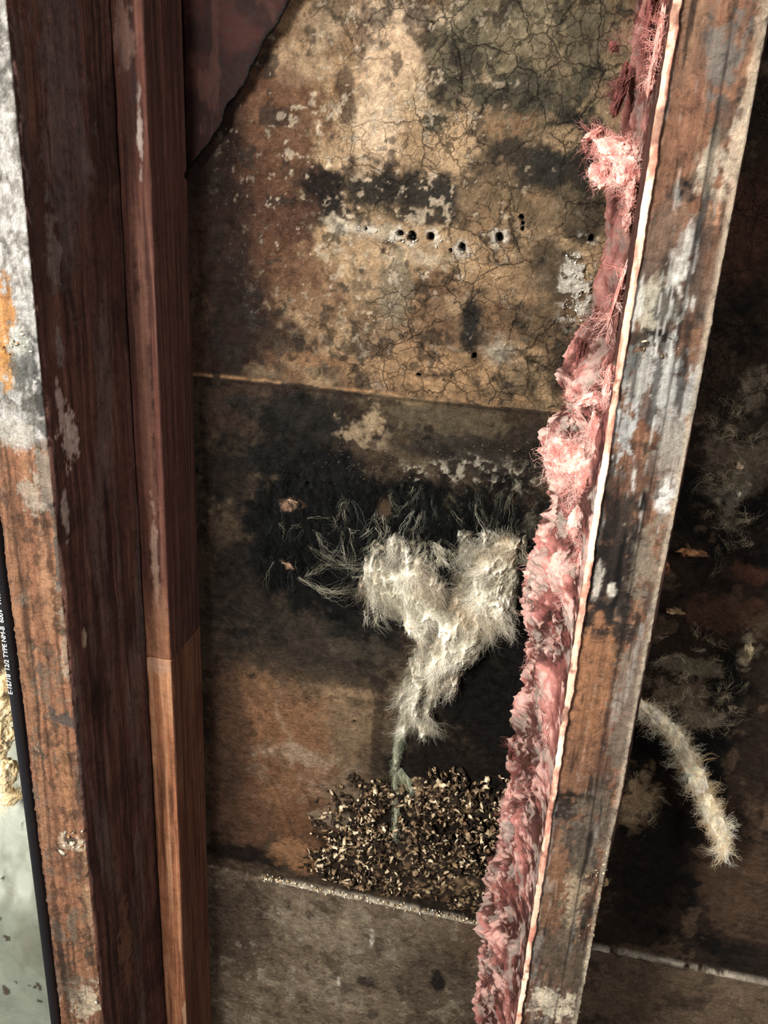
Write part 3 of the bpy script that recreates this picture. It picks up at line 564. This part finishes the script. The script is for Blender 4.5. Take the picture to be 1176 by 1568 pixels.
th_=np.linspace(0,2*np.pi,7)[:-1];sg=np.array([-1,-.8,-.35,.1,.55,.85,1]);rd=np.array([.05,.55,.95,1,.85,.5,.05])
PV=np.array([[s,r*math.cos(t),r*math.sin(t)] for s,r in zip(sg,rd) for t in th_]);PF=gridfaces(7,6,0,True)
for u,v,a in inpile(2600):
    p=onY(u,v,D-.003);p[1]-=.008*a*rng.uniform(.1,1)
    Q,_=np.linalg.qr(rng.normal(size=(3,3)));L=rng.uniform(.0009,.0042);w=L*rng.uniform(.3,.75)
    V=PV*np.array([L,w,w*rng.uniform(.5,1)])*(1+.28*rng.normal(size=(len(PV),1)));V[:,1]+=(PV[:,0])**2*L*rng.uniform(0,.5)
    k=rng.random()
    c0,c1=(lin((214,196,164)),lin((130,108,82))) if k<.25 else ((lin((136,112,85)),lin((68,53,39))) if k<.48 else (lin((52,41,31)),lin((22,17,13))))
    c0=c0*rng.uniform(.5,1.1)
    m=((PV[:,0]+1)/2)[:,None];pb.add(V@Q.T+p,PF,c0*(1-m)+c1*m)
pile=bpy.data.objects.new('insect_casing_pile',None);bpy.context.collection.objects.link(pile)
pb.make('casings',M_crumb,pile)
xr=np.arange(onY(440,1300,D)[0],onY(790,1300,D)[0],.0015);zr=np.arange(zs2+.001,onY(600,1180,D)[2],.0015)
GX,GZ=np.meshgrid(xr,zr);gx=GX.ravel();gz=GZ.ravel()
def g2(u,v,su,sv,k):
    c=onY(u,v,D);return k*np.exp(-((gx-c[0])/(su*SX))**2-((gz-c[2])/(sv*SX*1.35))**2)
Hm=g2(665,1225,75,30,.008)+g2(620,1320,120,45,.009)+g2(720,1370,60,28,.007);nm=fbm(gx,gz,0,90,5,900,.65)
Hh=Hm*(1+.6*nm)-.003
C=np.zeros((len(gx),3))+lin((28,21,16));C=lay(C,(76,60,44),sm(.1,.5,nm));C=lay(C,(142,120,90),sm(.35,.6,fbm(gx,gz,0,260,3,905))*.6)
Fq=gridfaces(len(zr),len(xr));Fq=Fq[(Hh[Fq]>-.0005).any(1)]
mkmesh('frass_mound',np.stack([gx,D-Hh-.001,gz],1),[Fq],C,None,M_crumb,True,pile)
# ---------------------------------------------------------------- debris flakes
sb=Bag();pos=[]
for u in rng.uniform(400,748,500):
    v=1327+(u-330)*.2096;p=onY(u,v+rng.normal()*2.2,D-.003);p[1]-=rng.uniform(0,.003);pos.append(p)
crumbs(sb,pos,.0009,[(206,192,162),(170,150,120),(226,216,192),(120,98,72)])
sb.make('panel_seam_debris',M_crumb)
kb=Bag();pos=[]
for k in range(160):
    v=rng.uniform(385,495);u=rng.normal(884-(v-440)*.06,9);pos.append(onY(u,v,D-.002-rng.uniform(0,.002)))
for k in range(40):
    u,v=random.choice([(612,368),(640,370),(708,386),(560,352)]);pos.append(onY(rng.normal(u,11),rng.normal(v,4),D-.002))
crumbs(kb,pos,.0006,[(200,194,178),(160,150,130),(214,210,196)],.4)
kb.make('mineral_crust_flakes',M_crumb)
eb=Bag();pos=[]
for k in range(90):
    v=rng.uniform(1150,1568);pos.append(np.array([XR+SW-.002+rng.normal()*.0012,DF-.001+abs(rng.normal())*.002,onY(950,v,DF)[2]]))
for (u,v,s,n) in [(1000,525,16,24),(850,1540,14,24),(905,1340,5,16),(880,1440,8,16)]:
    for k in range(n): pos.append(onY(rng.normal(u,s),rng.normal(v,s*.9),DF-.0008))
crumbs(eb,pos,.0008,[(130,114,90),(104,86,66),(160,146,122),(70,56,42)],.35)
eb.make('stud_edge_flakes',M_crumb)
lb=Bag();pos=[]
for (u,v,s,n) in [(30,525,12,20),(115,1290,12,30),(130,1535,10,12)]:
    for k in range(n):
        p=onY(rng.normal(u,s),rng.normal(v,s*.9),DF-.0015);p[0]=min(max(p[0],XL-SW+.002),XL-.002);pos.append(p)
crumbs(lb,pos,.0012,[(170,164,148),(134,128,114),(190,176,152),(150,106,72)],.35)
lb.make('plaster_residue_flakes',M_crumb)
# ---------------------------------------------------------------- cable
cab=bpy.data.objects.new('electrical_cable',None);bpy.context.collection.objects.link(cab)
zz=np.linspace(.02,2.38,400);xc=XL-SW-.0056;yc=DF+.004
V=[]
for z in zz:
    for a in np.linspace(0,2*np.pi,17)[:-1]:
        V.append((xc+.0042*math.cos(a)+.0005*math.sin(z*9),yc+.0075*math.sin(a),z))
m,nt,b=mat_new('cable_black');n=N(nt,'ShaderNodeTexNoise',Scale=200.0);nt.links.new(ramp(nt,n.outputs[0],.3,.7,.3,.5),b.inputs['Roughness']);b.inputs['Base Color'].default_value=(.008,.008,.01,1)
mkmesh('sheath',np.array(V),[gridfaces(400,16,0,True)],None,None,m,True,cab)
m2,nt,b=mat_new('print_white');b.inputs['Base Color'].default_value=(.6,.6,.58,1)
for zt,tx in ((onY(25,1060,DF)[2],'E-16718  12/2 TYPE NM-B  600V  WITH GROUND'),(.42,'12/2 TYPE NM-B 600V'),(1.38,'12/2 TYPE NM-B 600V')):
    cu=bpy.data.curves.new('print','FONT');cu.body=tx;cu.size=.0056;cu.extrude=.0001
    o=bpy.data.objects.new('print',cu);bpy.context.collection.objects.link(o);o.data.materials.append(m2);o.parent=cab
    o.rotation_euler=(math.pi/2,-math.pi/2,0);o.location=(xc+.002,yc-.0079,zt)
# ---------------------------------------------------------------- left bay contents
ps=bpy.data.objects.new('wrapped_fibre_insulation',None);bpy.context.collection.objects.link(ps)
xr=np.arange(-.62,XL-SW-.012,.002);A1=onY(20,1225,.57)[2]
zr=np.arange(.3,A1,.002);GX,GZ=np.meshgrid(xr,zr);gx=GX.ravel();gz=GZ.ravel()
q=fbm(gx,gz*.6,0,7,3,950);q2=(1-np.abs(fbm(gx+gz*.3,gz*.3,0,12,3,951)))**2
yy=.575-.014*q-.010*q2+.10*np.exp(-((A1-gz)/.012))+.03*sm(-.42,-.39,gx)
C=np.zeros((len(gx),3))+lin((148,152,140));C=lay(C,(112,117,105),sm(0,.7,q));C=lay(C,(198,200,188),sm(.75,.95,q2)*.6);C=lay(C,(90,88,76),sm(.2,.7,fbm(gx,gz*.5,0,18,5,954,.62))*.6);C=lay(C,(60,55,46),sm(.8,.88,fbm(gx,gz*.6,0,80,3,953)))
M_pl=mat_attr('plastic_wrap',n1=20,n2=60,amp=.1,rough=.4,bump=.15,spec=.4,mott=.2,mscale=16)
mkmesh('plastic_face',np.stack([gx,yy,gz],1),[gridfaces(len(zr),len(xr))],C,None,M_pl,True,ps)
cb=Bag();fbb=Bag();YE=[(228,204,158),(206,176,124),(242,228,192)]
for i,(u,v,ru,rv) in enumerate([(5,1050,20,22),(10,1085,22,26),(0,1130,26,30),(10,1185,20,26),(16,1220,18,10)]):
    c=onY(u,v,.58);tuft(cb,fbb,c,(ru*.00047,.014,rv*.0006),YE,40,.014,0,.00009,seed=970+i)
cb.make('fibre_cores',M_fluff,ps);fbb.make('fibre_strands',M_fib,ps)
# ---------------------------------------------------------------- fibre shred, mold puffs and loose fluff in next bay
hs=bpy.data.objects.new('fibre_shred_and_puffs',None);bpy.context.collection.objects.link(hs)
cb=Bag();fbb=Bag()
pth=[(988,1084),(1010,1102),(1035,1130),(1052,1165),(1070,1200),(1085,1235),(1098,1265),(1106,1288)]
for i,(u,v) in enumerate(pth):
    a=pth[min(i+1,len(pth)-1)];b_=pth[max(i-1,0)];an=math.atan2(a[0]-b_[0],a[1]-b_[1])
    w=[8,12,15,14,16,15,13,8][i]
    c=onY(u,v,.655);tuft(cb,fbb,c,(w*.00052,.006,28*.00062),[(252,236,204),(220,190,146),(252,242,222)],80,.016,-an,.00007,(math.sin(an)*.7,0,-.7),seed=990+i,axial=.95,cs=.85)
for i,(u,v,ru,rv,cl) in enumerate([(1058,846,24,5,(160,116,84)),(1032,937,14,3,(180,148,112)),(1020,872,6,10,(144,98,76)),(1130,712,7,5,(190,170,144)),(1130,757,4,4,(230,224,200)),(1145,1000,8,16,(150,136,108)),(925,1350,8,6,(170,144,110))]):
    tuft(cb,fbb,onY(u,v,.688),(ru*SX,.005,rv*SX*1.1),[cl,tuple(int(k*.7) for k in cl)],8,.006,0,.00008,seed=1020+i)  # mold puffs and small fluff, joined into the shred meshes
n=80;u=np.concatenate([rng.normal(1070,28,n),rng.normal(1125,20,n),rng.normal(985,14,25)]);v=np.concatenate([rng.normal(1060,38,n),rng.normal(720,70,n),rng.normal(1230,25,25)])
s=np.array([onY(a,b,.692) for a,b in zip(u,v)]);k=(s[:,0]>XR+SW+.012);s=s[k]
d=rng.normal(size=s.shape);d[:,1]*=.2
locks(fbb,s,d,rng.uniform(.008,.022,len(s)),7,.001,.00007,pal(len(s),[(150,136,112),(110,98,80),(190,176,148)]),9,.4,.2)
cb.make('shred_puff_cores',M_fluff,hs);fbb.make('shred_puff_fibres',M_fib,hs)
# ---------------------------------------------------------------- lights, world, camera
def area(name,loc,tgt,size,e,col):
    l=bpy.data.lights.new(name,'AREA');l.size=size;l.energy=e;l.color=col
    o=bpy.data.objects.new(name,l);bpy.context.collection.objects.link(o);o.location=loc
    o.rotation_euler=(Vector(tgt)-Vector(loc)).to_track_quat('-Z','Y').to_euler();return o
area('work_light',(-.58,-.45,1.82),(-.08,.7,1.18),.34,56,(1,.96,.90))
area('added_fill_light',(.9,-.9,2.1),(-.2,.6,1.3),.6,22,(1,.96,.93))  # unseen fill lamp, added to brighten left stud side and right bay
w=bpy.data.worlds.new('World');bpy.context.scene.world=w;w.use_nodes=True;w.node_tree.nodes['Background'].inputs[0].default_value=(1,.96,.95,1);w.node_tree.nodes['Background'].inputs[1].default_value=.24
cd=bpy.data.cameras.new('camera');cam=bpy.data.objects.new('camera',cd);bpy.context.collection.objects.link(cam)
cd.sensor_fit='HORIZONTAL';cd.sensor_width=36;cd.lens=36*F/1176;cd.clip_start=.01
R=Matrix((Xc.tolist(),Yc.tolist(),Zc.tolist()))
cam.matrix_world=Matrix.Translation((0,0,H0))@R.to_4x4()
bpy.context.scene.camera=cam
bpy.context.scene.view_settings.view_transform='Standard'
